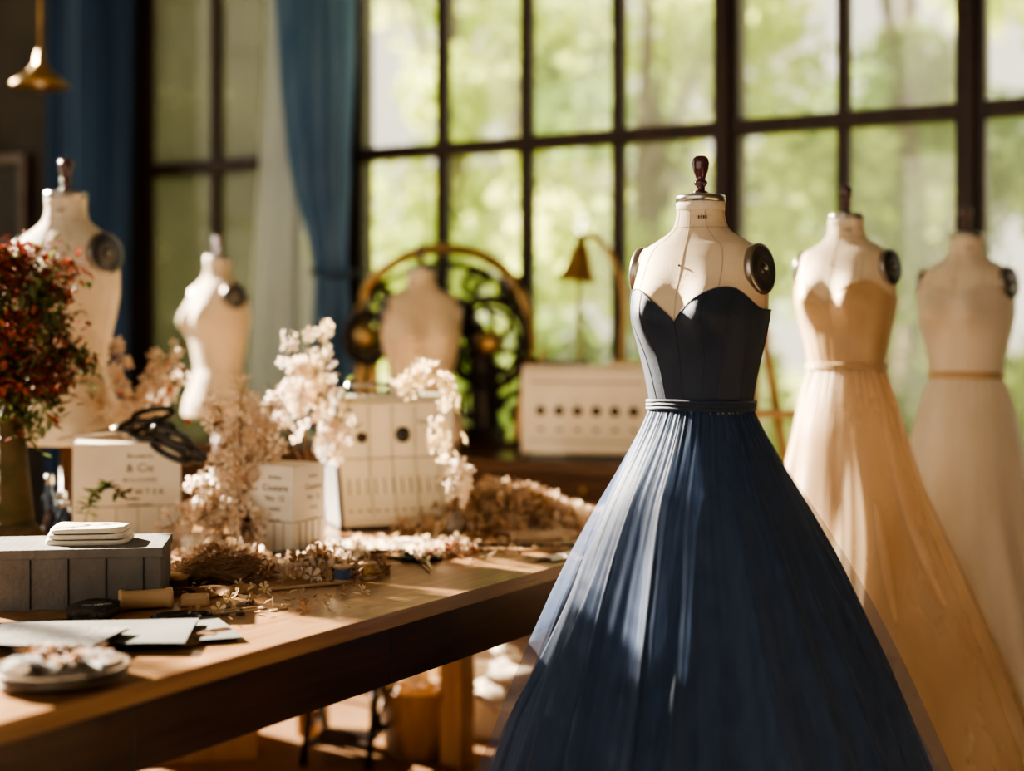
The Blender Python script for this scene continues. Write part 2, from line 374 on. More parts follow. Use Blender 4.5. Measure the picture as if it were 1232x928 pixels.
def cf3(z): return np.interp(z,[0,1.2,2.0,3.4],[-1.13,-1.09,-1.07,-1.05])
c=curtain('sheer_curtain',0,0,-.07,'sheer',zbot=.86,n=5,seed=4,hwf=hw3,cf=cf3,amp=.03); c.done()
b=B('curtain_rod',WL,WR); b.tube([(-2.5,-.13,3.38),(-.5,-.13,3.38)],.014,'brass',10)
for x in(-2.5,-.5): b.lathe([(0,-.03),(.03,0),(0,.03)],(x,-.13,3.38),'brass',14,ry=pi/2)
for x in(-2.45,-1.5,-.55): b.tube([(x,-.13,3.38),(x,0.0,3.38)],.008,'brass',8)
b.done()
b=B('picture_frame',WL,WR,bevel=.004)
for x,z,w,h in((-3.02,1.92,.05,.5),(-2.70,1.92,.04,.42),(-2.86,2.13,.36,.04),(-2.86,1.71,.36,.04)): b.box((x,-.03,z),(w,.04,h),'darkwood')
b.box((-2.86,-.012,1.92),(.34,.01,.42),'woold'); b.done()
b=B('pendant_lamp',(-1.67,5.0,2.16))
b.tube([(0,0,1.64),(0,0,.10)],.005,'brass',8); b.lathe([(.05,1.61),(.05,1.64),(0,1.64)],(0,0,0),'brass',24)
b.lathe([(.010,.12),(.016,.10),(.018,.07),(.03,.06),(.04,.045),(.07,.022),(.100,-.002),(.102,-.01),(.098,-.01),(.07,.012),(.04,.034),(.0,.04)],(0,0,0),'brass',36)
b.lathe([(0,-.012),(.016,.0),(.02,.015),(.012,.04)],(0,0,0),'paper',20); b.done()

# ---------------------------------------------------------------- exterior
b=B('lawn',(0,0,0)); b.add([(-30,5,-.12),(40,5,-.12),(40,50,-.12),(-30,50,-.12)],[(0,1,2,3)],'grass',False)
b.done()
b=B('garden_wall',(0,0,-.12),bevel=.01)
for r_ in range(11):
    x=-4.4-(.2 if r_%2 else 0)
    while x<-1.35:
        w=R(.42,.62); x2=min(x+w,-1.3)
        b.box(((x+x2)/2,8.2+R(-.015,.015),.15+r_*.3),(x2-x-.012,.3,.288),'stone'); x=x2
b.box((-2.9,8.2,3.34),(3.4,.4,.08),'stone'); b.done()
def leaves(name,cl,trunk,k,nl,size):
    bb=B(name,(trunk[0],trunk[1],-.12))
    th=trunk[2]
    if th>0:
        bb.tube([(0,0,0),(.05,0,th*.3),(-.03,.03,th*.6),(.02,0,th)],[th*.035,th*.028,th*.02,th*.008],'bark',12)
        for c_,r_ in cl:
            bb.tube([(0,0,min(c_[2]*.6,th*.7)),(c_[0]*.5,c_[1]*.5,c_[2]*.85),(c_[0],c_[1],c_[2])],[.05,.03,.012],'bark',6)
    P=[]
    for c_,r_ in cl:
        d=rng.normal(size=(nl,3)); d/=np.linalg.norm(d,axis=1)[:,None]; rr=r_*rng.random(nl)**.45
        P.append(np.array(c_)+d*rr[:,None]*np.array([1,1,.8]))
    P=np.concatenate(P); n=len(P)
    u=rng.normal(size=(n,3)); u/=np.linalg.norm(u,axis=1)[:,None]
    w=np.cross(u,rng.normal(size=(n,3))); w/=np.linalg.norm(w,axis=1)[:,None]
    s=(size*rng.uniform(.6,1.2,n))[:,None]
    V=np.stack([P-u*s*.5,P+w*s*.3,P+u*s*.5,P-w*s*.3],1).reshape(-1,3)
    F=[(i*4,i*4+1,i*4+2,i*4+3) for i in range(n)]
    bb.add(V.tolist(),F,k,False)
    return bb.done()
trees=[(-.5,11.5,4.6),(1.0,10.4,4.2),(3.1,11,5),(4.9,9.9,4.4),(6.6,12.5,5.2),(1.6,14,5.5),(4.0,15,5.5),(-2.6,14,5.5),(.1,17,6),(8.4,14,5)]
for i,(x,y,h) in enumerate(trees):
    cl=[((R(-1,1),R(-.8,.8),h*R(.36,1.0)),R(.45,.85)) for _ in range(9)]
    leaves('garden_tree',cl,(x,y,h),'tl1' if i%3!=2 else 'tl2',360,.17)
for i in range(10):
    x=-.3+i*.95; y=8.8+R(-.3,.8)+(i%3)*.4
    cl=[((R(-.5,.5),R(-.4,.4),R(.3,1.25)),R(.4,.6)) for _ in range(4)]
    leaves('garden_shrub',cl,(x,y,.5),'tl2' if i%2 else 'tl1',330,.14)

# ---------------------------------------------------------------- work table
TA=math.atan2(.85,.527)
b=B('work_table',(-.695,1.917,0),TA,bevel=.003)
b.box((.9,.71,.735),(3.2,1.42,.03),'tabletop')
b.box((.9,.03,.665),(3.16,.035,.11),'apron'); b.box((.9,1.39,.665),(3.16,.035,.11),'apron')
for x in(-.66,2.46): b.box((x,.71,.665),(.035,1.36,.11),'apron')
for x in(.25,.9,1.6): b.box((x,.0115,.665),(.004,.003,.10),'dark')
for x in(-.55,2.22):
    for y in(.10,.75,1.30):
        b.box((x,y,.36),(.075,.075,.72),'lightwood')
b.done()
b=B('window_bench',WL,WR,bevel=.004)
wbox(b,-1.25,.95,-.63,-.02,.80,.84,'darkwood'); wbox(b,-1.2,.92,-.60,-.04,.70,.80,'darkwood')
for x in(-1.16,-.1,.88):
    for y in(-.56,-.12): wbox(b,x-.03,x+.03,y-.03,y+.03,0,.70,'darkwood')
for x in(-.85,-.35,.35,.62): 
    wbox(b,x-.12,x+.12,-.606,-.60,.715,.785,'darkwood'); b.lathe([(.012,0),(.006,.01),(.012,.02),(0,.024)],(x,-.606,.75),'brass',14,rx=pi/2)
b.done()

# ---------------------------------------------------------------- radios
def knob(b,x,z,y,r=.018,T=None):
    b.lathe([(r*1.35,0),(r*1.35,.004),(r,.006),(r*.9,.02),(r*.5,.023),(0,.023)],(x,y,z),'dark',20,rx=pi/2,T=T)
def onf(x,y,z,tilt=0): return Matrix.Translation((x,y,z))@Matrix.Rotation(tilt,4,'X')
b=B('vintage_radio',(-.345,3.93,.75),math.radians(20),bevel=.004)
pr=[(.11,.01),(.11,.34),(.09,.355),(-.055,.355),(-.075,.335),(-.08,.19),(-.135,.03),(-.135,.01)]
b.extrude(pr,-.155,.165,'cream'); b.extrude([(y*.97,z*.985+.003) for y,z in pr],-.168,-.155,'greyside')
b.box((0,-.01,.006),(.34,.26,.012),'dark')
for x in(-.075,-.01,.055,.12): b.tube([(x,-.0765,.33),(x,-.0815,.19),(x,-.1345,.035)],.0011,'ink',4)
for i in range(12):
    x=-.135+i*.0245; b.box((x,-.1075,.115),(.0022,.002,.045),'ink',rx=-.325)
    b.box((x,-.1290,.052),(.009,.003,.004),'ink',rx=-.325)
b.tube([(-.15,-.0815,.188),(.16,-.0815,.188)],.0012,'ink',4)
knob(b,-.095,.245,-.078,.011); knob(b,.02,.250,-.078,.016)
b.text('Radiola',.018,onf(.09,-.0790,.285,-.03)); b.text('1 9 3 6',.011,onf(.09,-.0800,.262,-.03))
for i in range(8): b.box((-.09+i*.024,.0,.356),(.012,.09,.006),'dark')
b.tube([(-.12,.02,.355),(-.11,.02,.385),(.10,.02,.385),(.11,.02,.355)],.006,'steel',8)
b.done()
b=B('vintage_radio',(.285,5.02,.84),math.radians(-14),bevel=.008)
b.extrude([(.09,.015),(.09,.30),(.06,.325),(-.07,.325),(-.09,.30),(-.10,.02),(-.10,.015)],-.235,.235,'cream')
b.box((0,0,.008),(.45,.17,.016),'dark'); b.box((0,-.0975,.165),(.40,.006,.085),'cream')
b.box((0,-.096,.265),(.40,.003,.004),'ink'); b.box((0,-.10,.06),(.42,.003,.003),'ink')
for i in range(6): knob(b,-.165+i*.066,.165,-.1,.013); b.box((-.165+i*.066,-.1005,.20),(.012,.002,.003),'ink'); b.box((-.165+i*.066,-.1005,.10),(.020,.003,.012),'greyside')
b.box((-.1,0,.332),(.16,.1,.014),'greyside'); b.box((.12,0,.33),(.10,.08,.01),'brass')
b.lathe([(.02,0),(.018,.02),(.008,.03),(.008,.05),(.014,.055),(0,.06)],(-.18,0,.325),'brass',16)
b.done()
def carton(loc,rz,w,d,h,words):
    b=B('printed_carton',loc,rz,bevel=.003)
    b.box((0,0,h/2),(w,d,h),'paper')
    b.box((0,0,h+.0015),(w*.98,d*.98,.003),'paper')
    for face in(0,1):
        F=Matrix.Rotation(pi/2*face,4,'Z'); ww,dd=(w,d) if face==0 else (d,w)
        y=-dd/2-.0008
        b.box((0,y,h*.36),(ww*.96,.0012,.0016),'ink',F)
        for k in range(4): b.box(((-.3+.2*k)*ww,y,h*.18),(.0012,.0012,h*.33),'ink',F)
        z=h*.88
        for wd,sz in words:
            b.text(wd,sz*min(1,ww/.14),F@onf(ww*.12,y-.0006,z)); z-=h*.125
    return b.done()
carton((-1.0,3.68,.75),math.radians(14),.265,.2,.245,(('Broderie',.018),('& Cie',.03),('FIL A COUDRE',.013),('B I T W T E R',.020),('qualite extra',.012)))
carton((-.555,3.47,.75),math.radians(-28),.14,.13,.205,(('Atelier',.014),('Couture',.022),('No. 12',.02),('PARIS',.013),('soie fine',.010)))
def shears(loc,rz,ry,rx=0,sc=1):
    b=B('fabric_shears',loc); 
    T=Matrix.Rotation(rz,4,'Z')@Matrix.Rotation(ry,4,'Y')@Matrix.Rotation(rx,4,'X')@Matrix.Scale(sc,4)
    for q in(-1,1):
        loop=[(.085+.045*cos(a),q*.026+.018*sin(a),0) for a in np.linspace(0,2*pi,24)[:-1]]
        b.tube(loop,.0070,'dark',8,True,T)
        b.tube([(.045,q*.02,0),(.01,q*.006,0),(0,0,0)],[.007,.007,.006],'dark',8,T=T)
        b.add([(0,q*.001,.002*q),(0,-q*.011,.002*q),(-.13,-q*.001,.002*q),(0,q*.001,.004*q),(0,-q*.011,.004*q),(-.13,-q*.001,.004*q)],[(0,1,2),(3,5,4),(0,2,5,3),(1,4,5,2),(0,3,4,1)],'steel',False,T)
    b.lathe([(.006,-.006),(.006,.006),(0,.007)],(0,0,0),'brass',12,T=T)
    return b.done()
shears((-1.02,3.63,1.030),math.radians(8),-.16,.75,1.15)
shears((-.765,3.56,.955),math.radians(176),-.42,.8,1.2)
shears((-.20,3.22,.757),math.radians(100),0)
shears((-.56,2.63,.757),math.radians(215),0,0,.8)

# ---------------------------------------------------------------- blossoms
def flower(b,p,sz,k,nrm=None):
    n=Vector(nrm or (R(-1,1),R(-1,.4),R(-.3,1))).normalized()
    Q=Matrix.Translation(p)@n.to_track_quat('Z','Y').to_matrix().to_4x4()
    vs=[];fs=[];a0=R(0,6)
    cup=R(.15,.7)
    for i in range(5):
        a=a0+i*2*pi/5; o=len(vs)
        for rr,da,h in((.08,0,0),(.55,-.42,cup*.35),(.95,-.32,cup*.8),(1.05,0,cup*.75),(.95,.32,cup*.8),(.55,.42,cup*.35),(.55,0,cup*.2)):
            vs.append((rr*sz*cos(a+da),rr*sz*sin(a+da),h*sz))
        fs+=[(o,o+1,o+6),(o+1,o+2,o+3,o+6),(o+6,o+3,o+4,o+5),(o,o+6,o+5)]
    b.add(vs,fs,k,True,Q)
    b.add([(0,0,.35*sz),(.15*sz,0,.1*sz),(-.08*sz,.13*sz,.1*sz),(-.08*sz,-.13*sz,.1*sz)],[(0,1,2),(0,2,3),(0,3,1)],'stamen',True,Q)
def leaf(b,p,d,sz,k):
    d=Vector(d).normalized(); s=d.cross(Vector((R(-.3,.3),R(-.3,.3),1))).normalized(); n=s.cross(d)
    p=Vector(p)
    vs=[p,p+d*sz*.3+s*sz*.22+n*.1*sz,p+d*sz*.65+s*sz*.2+n*.06*sz,p+d*sz,p+d*sz*.65-s*sz*.2+n*.06*sz,p+d*sz*.3-s*sz*.22+n*.1*sz,p+d*sz*.5-n*.02*sz]
    b.add(vs,[(0,1,6),(1,2,6),(2,3,6),(3,4,6),(4,5,6),(5,0,6)],k,True)
def bez(p0,p1,p2,n=14):
    p0,p1,p2=Vector(p0),Vector(p1),Vector(p2)
    return [p0*(1-t)**2+p1*2*t*(1-t)+p2*t*t for t in [i/n for i in range(n+1)]]
def branch(b,p0,p1,p2,nf,k='petal',spread=.028,start=.35,sz=.017,r=.0035):
    pts=bez(p0,p1,p2); b.tube(pts,[r*(1-.7*i/14) for i in range(15)],'twig',6)
    for _ in range(nf):
        t=start+(1-start)*R(0,1)**.8; q=pts[min(14,int(t*14))]
        c=q+Vector((R(-1,1),R(-1,1),R(-1,1)))*spread
        b.tube([q,c],.0008,'twig',3); flower(b,c,sz*R(.7,1.2),k)
def jar(b,loc,h=.12,r=.035): b.lathe([(r*.8,0),(r,.01),(r,h*.7),(r*.6,h*.85),(r*.7,h),(r*.6,h),(r*.5,h*.85)],loc,'ceramic',24)
b=B('blossom_bouquet',(-.66,3.52,.75))
jar(b,(0,0,0))
tips=[((-.06,-.02,.22),(-.06,-.03,.35)),((-.02,-.05,.28),(.0,-.05,.40)),((.05,-.02,.2),(.07,-.05,.28)),((-.08,-.05,.15),(-.12,-.08,.13)),
 ((.0,-.06,.18),(.02,-.10,.22)),((-.05,-.09,.12),(-.10,-.13,.07)),((.02,-.1,.12),(.03,-.14,.05)),((-.05,.02,.2),(-.03,.03,.30)),((.04,.0,.25),(.06,.02,.36)),((-.02,-.08,.2),(-.05,-.10,.22)),((-.04,-.06,.14),(-.03,-.16,.03)),((-.1,-.05,.1),(-.19,-.10,.05))]
for m,t in tips: branch(b,(0,0,.1),m,t,42,'petal',.038,.3,.019)
b.done()
b=B('blossom_branch',(-.52,3.72,.75)); jar(b,(0,0,0),.1,.03)
for m,t,n in(((-.02,0,.3),(-.08,-.02,.54),26),((.0,0,.3),(.02,-.02,.57),40),((.03,0,.2),(.10,-.03,.36),34),((-.05,0,.3),(-.02,-.02,.46),34),((.04,0,.2),(.05,0,.30),22),((-.05,-.02,.25),(-.12,-.03,.40),12),((.02,0,.3),(.06,-.02,.46),24)):
    branch(b,(0,0,.09),m,t,n,'petal' if n!=40 else 'petal2',.028,.5,.019)
for _ in range(14): leaf(b,(R(.02,.12),R(-.04,.02),R(.2,.42)),(R(-.5,1),R(-1,0),R(-.2,.8)),.04,'leafg')
b.done()
b=B('blossom_branch',(-.17,3.64,.75)); jar(b,(0.02,.05,0),.06,.025)
b_pts=((.02,.05,.05),(.07,-.03,.56),(-.13,-.05,.38))
branch(b,*b_pts,52,'petal2',.026,.30,.02)
branch(b,(.02,.05,.05),(.02,-.02,.25),(-.03,-.05,.28),26,'petal2',.028,.4,.02)
branch(b,(.02,.05,.05),(.05,-.05,.2),(.03,-.08,.17),26,'petal',.03,.3,.02)
b.done()
b=B('blossom_branch',(-1.03,3.86,.75)); jar(b,(0,0,0),.2,.035)
for m,t,n in(((-.02,-.02,.35),(-.06,-.04,.50),30),((.02,0,.35),(.08,-.05,.47),30),((.05,-.03,.3),(.15,-.06,.42),22),((.02,-.02,.3),(.17,-.06,.53),10),((-.05,-.03,.28),(-.1,-.06,.36),30),((.0,-.05,.3),(.03,-.08,.36),26)):
    branch(b,(0,0,.18),m,t,n,'petal',.030,.45,.019)
for _ in range(14): leaf(b,(R(-.05,.15),R(-.08,.0),R(.3,.5)),(R(-.5,1),R(-1,0),R(-.2,.8)),.04,'leafo')
b.done()
b=B('ivy_sprig',(-1.06,3.49,.75))
st=bez((0,0,.005),(.02,-.02,.22),(.12,-.03,.12)); b.tube(st,.002,'twig',5)
for q in st[3:]:
    for _ in range(3): leaf(b,q,(R(-1,1),R(-1,.2),R(-.4,.6)),.035,'leafg')
b.done()
b=B('potted_red_shrub',(-1.225,3.48,.75))
b.tube([(0,0,0),(.0,0,.12),(-.01,0,.3),(.01,0,.45)],[.055,.042,.032,.018],'moss',14)
b.blob((0,0,.035),.075,'moss',.2,3,(1,1,.5),seed=2)
for _ in range(22):
    d=Vector((R(-1,1),R(-1,1),R(-.4,1.3))).normalized(); b.tube(bez((0,0,.3),(d.x*.05,d.y*.05,.42),Vector((0,0,.5))+d*.16),[.006-.0003*i for i in range(15)],'twig',5)
rs_=random.Random(11)
cl=[(Vector((rs_.uniform(-1,1),rs_.uniform(-1,1),rs_.uniform(-1,1))).normalized()*rs_.uniform(.4,.95),rs_.choices(['g','r','o'],[.42,.40,.18])[0]) for _ in range(38)]
for i in range(4200):
    cc,kk=random.choice(cl); d=cc+Vector((random.gauss(0,.15),random.gauss(0,.15),random.gauss(0,.11)))
    p=Vector((d.x*.18,d.y*.15,.52+d.z*.27))
    if kk=='g' or p.z<.38: k=random.choices(['leafg','leafr'],[.9,.1])[0]
    elif kk=='r': k=random.choices(['leafr','leafg','leafo'],[.65,.15,.2])[0]
    else: k=random.choices(['leafo','leafr','dry'],[.5,.35,.15])[0]
    leaf(b,p,(R(-1,1),R(-1,1),R(-.8,.8)),R(.022,.04),k)
b.done()

def heap(name,loc,n,ex,ey,h,ks,sz=(.014,.03),rz=0):
    b=B(name,loc,rz)
    for i in range(n):
        x=random.gauss(0,.42)*ex; y=random.gauss(0,.42)*ey
        x=max(-ex,min(ex,x)); y=max(-ey,min(ey,y))
        q=math.exp(-((x/ex)**2+(y/ey)**2)*2.2)
        z=.004+h*q*R(0,1); k=random.choice(ks); s_=R(*sz)
        if random.random()<.35: flower(b,(x,y,z+.004),s_*.7,k)
        else:
            d=Vector((R(-1,1),R(-1,1),R(-.25,.5))); leaf(b,(x,y,z+.003),d,s_,k)
    return b.done()
heap('dried_petal_heap',(-.02,3.90,.75),1800,.32,.20,.11,['dry','dry','dryb','petal2','dry','petal'],(.02,.04))
heap('dried_petal_heap',(-.42,3.10,.75),340,.14,.10,.045,['dry','dryb','dry','petal'],(.02,.04))
heap('dried_petal_heap',(-.145,3.36,.75),170,.075,.05,.025,['leafo','leafo','dry','petal2'],(.012,.024))
heap('dried_petal_heap',(-.66,3.20,.75),360,.13,.10,.05,['dryb','dry','dry','petal'],(.02,.035))
heap('scattered_petals',(-.25,3.45,.75),300,.45,.25,.004,['dry','dryb','petal2'],(.012,.026))
heap('scattered_petals',(-.50,2.80,.75),90,.20,.25,.004,['dry','dryb','petal2'],(.012,.024))
heap('fallen_blossoms',(-1.0,3.42,.75),150,.16,.05,.03,['petal','petal2'],(.015,.03))
b=B('wool_bundle',(-.615,2.98,.75)); b.blob((0,0,.026),.055,'wool',.18,4,(1.3,.8,.45),32,3)
for i in range(200):
    a=R(0,6.28); r_=R(.02,.052); c0=Vector((R(-.03,.03),R(-.02,.02),R(.012,.05)))
    b.tube([c0+Vector((1.5*r_*cos(a+t),.9*r_*sin(a+t),.012*sin(3*t+a))) for t in np.linspace(0,R(1.5,3.5),9)],.0010,random.choice(['wool','dryb']),4)
b.done()
def pencil(name,loc,rz,L,k,r=.004):
    b=B(name,(loc[0],loc[1],loc[2]+r),rz); b.lathe([(0,-L/2-.014),(r,-L/2),(r,L/2),(0,L/2)],(0,0,0),k,8,ry=pi/2); return b.done()
pencil('pencil',(-.30,3.40,.75),.3,.2,'dark'); pencil('pencil',(-.28,3.30,.75),-.2,.24,'dark',.003)
pencil('pencil',(-.47,3.28,.75),.8,.16,'dark'); pencil('pencil',(.02,3.50,.75),.05,.3,'dark',.003)
pencil('pencil',(-.42,2.93,.75),.5,.16,'soap'); pencil('pencil',(-.86,2.56,.75),.3,.16,'dark')
b=B('wooden_ruler',(.02,3.42,.75),-.1,bevel=.001); b.box((0,0,.003),(.36,.03,.006),'lightwood')
for i in range(30): b.box((-.17+i*.0117,-.009,.0062),(.0008,.010 if i%5 else .014,.0006),'ink')
b.done()
b=B('pattern_paper_sheet',(-.28,3.52,.75),.2); b.grid(lambda u,v:((u-.5)*.36,(v-.5)*.20,.002+.003*abs(sin(5*u+3*v))),20,16,'paper'); b.done()
def scrap(loc,rz,w,d,k,h=.014):
    b=B('fabric_scrap',loc,rz); b.grid(lambda u,v:((u-.5)*w+.02*sin(6*v),(v-.5)*d*(1+.3*sin(4*u)),.004+h*abs(sin(7*u+2*v))*sin(pi*v)),26,18,k); b.done()
scrap((-.50,3.33,.75),.5,.14,.12,'greycloth'); scrap((.06,3.66,.75),.2,.18,.12,'dry'); scrap((-.60,2.86,.75),.3,.12,.07,'dryb'); scrap((-.78,3.02,.75),-.3,.14,.09,'whitecloth'); scrap((.10,3.30,.75),.9,.10,.05,'paper',.006); scrap((-.55,2.42,.75),.9,.12,.06,'dryb',.010)
def spool(loc,k,h=.045,r=.016):
    b=B('thread_spool',loc,R(0,3))
    b.lathe([(0,0),(r*1.2,0),(r*1.25,.003),(r*.9,.006),(r*.9,h-.006),(r*1.25,h-.003),(r*1.2,h),(.004,h),(.004,h-.01)],(0,0,0),'soap',22)
    b.lathe([(r*.95,.007)]+[(r*(1.05+.02*(i%2)),.008+i*(h-.016)/14) for i in range(15)]+[(r*.95,h-.007)],(0,0,0),k,22); b.done()
spool((-.93,3.20,.75),'thread1'); spool((-.885,3.16,.75),'thread3'); spool((-.84,3.21,.75),'thread2',.05); spool((-.36,3.00,.75),'thread3',.035); spool((-.31,3.04,.75),'thread1',.035)
b=B('pin_tin',(-.70,2.93,.75)); b.lathe([(0,0),(.034,0),(.035,.002),(.035,.018),(.037,.019),(.037,.026),(.035,.028),(.012,.030),(0,.030)],(0,0,0),'brass',30); b.done()
b=B('loose_buttons',(-.50,2.70,.75))
for i in range(9):
    x,y=R(-.05,.07),R(-.06,.06); b.lathe([(0,0),(.008,0),(.009,.002),(.007,.0035),(.006,.0028),(0,.0028)],(x,y,0),random.choice(['soap','capdisc','ceramic']),14)
b.done()
b=B('ribbed_felt_box',(-.86,2.79,.75),math.radians(8),bevel=.005)
b.box((0,0,.052),(.345,.19,.104),'greycloth'); b.box((0,0,.107),(.352,.197,.018),'greycloth')
for i in range(5): b.box((-.14+i*.07,-.0965,.050),(.0025,.003,.094),'woold')
b.done()
b=B('folded_cotton_cloth',(-.835,2.80,.866),.1)
def layer(z0,w,d,h,ph):
    def f(u,v):
        a=2*pi*u; x=math.copysign(abs(cos(a))**.35,cos(a)); y=math.copysign(abs(sin(a))**.35,sin(a))
        if v<.5: e=v/.5; r=1+.03*sin(pi*e); z=z0+h*e
        else: e=(v-.5)/.5; r=1-e; z=z0+h+.0015*sin(4*a+ph)*sin(pi*e)
        return (w*x*r,d*y*r,z+.002*sin(2*a+ph)*min(1,v*2))
    return f
b.grid(layer(.0,.078,.055,.010,1),64,20,'whitecloth',True); b.grid(layer(.011,.074,.052,.010,2),64,20,'whitecloth',True); b.grid(layer(.022,.070,.05,.009,3),64,20,'whitecloth',True)
b.done()
b=B('wooden_spool',(-.70,2.70,.75+.02),.35)
b.lathe([(.0,-.05),(.02,-.05),(.021,-.046),(.020,-.04),(.018,-.036),(.018,.036),(.020,.04),(.021,.046),(.02,.05),(0,.05)],(0,0,0),'soap',24,ry=pi/2); b.done()
b=B('tailor_chalk',(-.615,2.74,.75),.2,bevel=.006); b.box((0,0,.011),(.055,.035,.022),'soap'); b.done()
b=B('wax_stick',(-.775,2.67,.76),.2); b.lathe([(0,-.04),(.010,-.036),(.010,.03),(.006,.038),(0,.04)],(0,0,0),'orange',14,ry=pi/2); b.done()
b=B('dark_yarn_ball',(-.77,2.60,.75)); b.blob((0,0,.018),.035,'woold',.1,4,(1.4,1,.5),24,5)
for i in range(60):
    a=R(0,6.28); b.tube([Vector((.047*cos(a+t),.032*sin(a+t),.02+.014*sin(2*t+a))) for t in np.linspace(0,3,9)],.0012,'woold',4)
b.done()
for j,(lx,ly,rz,w,d,k) in enumerate(((-.66,2.44,.45,.34,.20,'greypaper'),(-.72,2.42,.1,.34,.20,'greypaper'),(-.78,2.36,-.15,.24,.16,'greycloth'))):
    b=B('folded_pattern_paper',(lx,ly,.75+.009*j),rz)
    for q in range(2):
        b.grid(lambda u,v:((u-.5)*w,(v-.5)*d+.01*sin(4*u),.002+q*.004+.0015*sin(9*u+q)*cos(5*v)+(.004*max(0,u-.7)*3)),24,16,k)
    b.done()
b=B('ceramic_plate',(-.685,2.14,.75))
for i in range(2):
    z=i*.012; b.lathe([(0,z),(.055,z),(.06,z+.003),(.10,z+.013),(.103,z+.016),(.098,z+.016),(.06,z+.008),(0,z+.007)],(.004*i,-.003*i,0),'ceramic',48)
b.grid(lambda u,v:((u-.5)*.15,(v-.5)*.10,.026+.012*abs(sin(6*u+3*v))+.008*sin(9*v)*sin(pi*u)),28,20,'greycloth'); 
for i in range(30): leaf(b,(R(-.05,.05),R(-.04,.04),R(.035,.05)),(R(-1,1),R(-1,1),R(-.2,.3)),.03,'dryb')
b.done()
b=B('thread_bottles',(-1.16,3.64,.75))
for x,y,h,r_ in((0,0,.12,.02),(.045,.02,.15,.018),(.02,-.04,.10,.02),(-.04,.03,.16,.02)):
    b.lathe([(0,0),(r_,0),(r_,h*.65),(r_*.5,h*.75),(r_*.5,h*.85)],(x,y,0),'blueglass',20); b.lathe([(r_*.6,h*.85),(r_*.6,h),(0,h)],(x,y,0),'steel',16)
b.done()

# ---------------------------------------------------------------- antique sewing machine (iron & brass)
b=B('antique_sewing_machine',(-.24,5.50,.84),WR)
b.box((.0,0,.015),(.80,.10,.03),'darkwood')
arc=[Vector(p) for p in((-.43,0,.03),(-.42,0,.30),(-.43,0,.50),(-.40,0,.62),(-.30,0,.70),(-.16,0,.76),(0,0,.77),(.15,0,.74),(.27,0,.66),(.34,0,.53),(.36,0,.40),(.33,0,.25),(.30,0,.03))]
def smooth(pts,it=2,closed=False):
    for _ in range(it):
        q=[pts[0]]
        for i in range(len(pts)-1): q+=[pts[i]*.75+pts[i+1]*.25,pts[i]*.25+pts[i+1]*.75]
        q.append(pts[-1]); pts=q
    return pts
b.tube(smooth(arc),.022,'brass',10)
b.tube(smooth([p*1 + Vector((0,0,-.06 if p.z>.5 else 0)) if abs(p.x)<.4 else p for p in arc[2:11]]),.012,'iron',8)
for cx,cz,r_ in((.20,.40,.165),(-.36,.42,.10)):
    for rr,tt in((r_,.019),(r_*.78,.009)): b.tube([(cx+rr*cos(a),-.05,cz+rr*sin(a)) for a in np.linspace(0,2*pi,41)[:-1]],tt,'iron',8,True)
    for i in range(7):
        a=i*2*pi/7; pts=[Vector((cx+t*r_*cos(a+.9*t),-.05,cz+t*r_*sin(a+.9*t))) for t in np.linspace(0,1,8)]; b.tube(pts,.011,'iron',6)
    b.lathe([(.045,-.03),(.045,.05),(.015,.06),(0,.06)],(cx,-.03,cz),'brass',18,rx=pi/2)
arm=smooth([Vector(p) for p in((.17,.0,.03),(.15,.0,.16),(.16,.0,.30),(.12,.0,.44),(.02,.0,.50),(-.12,.0,.50),(-.22,.0,.46),(-.24,.0,.36))])
b.tube(arm,[.060-.022*i/(len(arm)-1) for i in range(len(arm))],'iron',14)
b.lathe([(.03,0),(.034,.02),(.034,.16),(.02,.19),(.006,.20),(.006,.26),(0,.26)],(-.24,0,.46),'iron',18,rx=pi)
b.box((-.04,0,.055),(.52,.11,.05),'iron')
def scroll(cx,cz,r_,sg,tt=.015):
    b.tube([(cx+sg*r_*(1-t/9.5)*cos(t),.01,cz+r_*(1-t/9.5)*sin(t)) for t in np.linspace(0,8,50)],tt,'iron',8)
for cx,cz,r_,sg in((.12,.15,.10,1),(.30,.14,.08,-1),(.05,.30,.07,-1),(.33,.30,.06,1),(-.28,.14,.09,1),(-.42,.22,.06,-1),(.02,.50,.08,1),(-.1,.62,.06,-1),(.26,.60,.06,1),(.18,.24,.08,1),(.10,.62,.06,1),(-.33,.58,.05,1)): scroll(cx,cz,r_,sg)
b.tube([(-.36,-.03,.42),(-.2,0,.55),(0,0,.58),(.2,-.03,.40)],.014,'brass',8)
b.lathe([(.03,0),(.035,.02),(.02,.04),(.024,.2),(.018,.34),(.03,.36),(.0,.37)],(-.36,0,.03),'brass',20)
b.done()
b=B('brass_desk_lamp',(.40,5.25,.84),0)
b.lathe([(0,0),(.07,0),(.072,.01),(.05,.022),(.015,.035),(.012,.06)],(0,0,0),'brass',32)
b.tube(smooth([Vector(p) for p in((0,0,.04),(.005,0,.35),(.02,0,.55),(0,0,.66),(-.05,0,.76),(-.11,0,.81),(-.15,0,.79))]),.011,'brass',10)
b.lathe([(.010,.10),(.016,.095),(.020,.06),(.030,.05),(.038,.02),(.055,-.03),(.072,-.065),(.075,-.07),(.070,-.07),(.05,-.03),(.03,.03),(0,.04)],(-.15,0,.70),'brass',36,ry=.12)
b.lathe([(0,-.05),(.02,-.04),(.024,-.02),(.012,.02)],(-.15,0,.70),'paper',18)
b.tube([(-.15,0,.64),(-.145,0,.02)],.006,'brass',8); b.tube([(-.145,0,.02),(0,0,.02)],.006,'brass',8)
b.lathe([(.012,-.012),(.012,.012)],(-.15,0,.5),'brass',12); b.done()
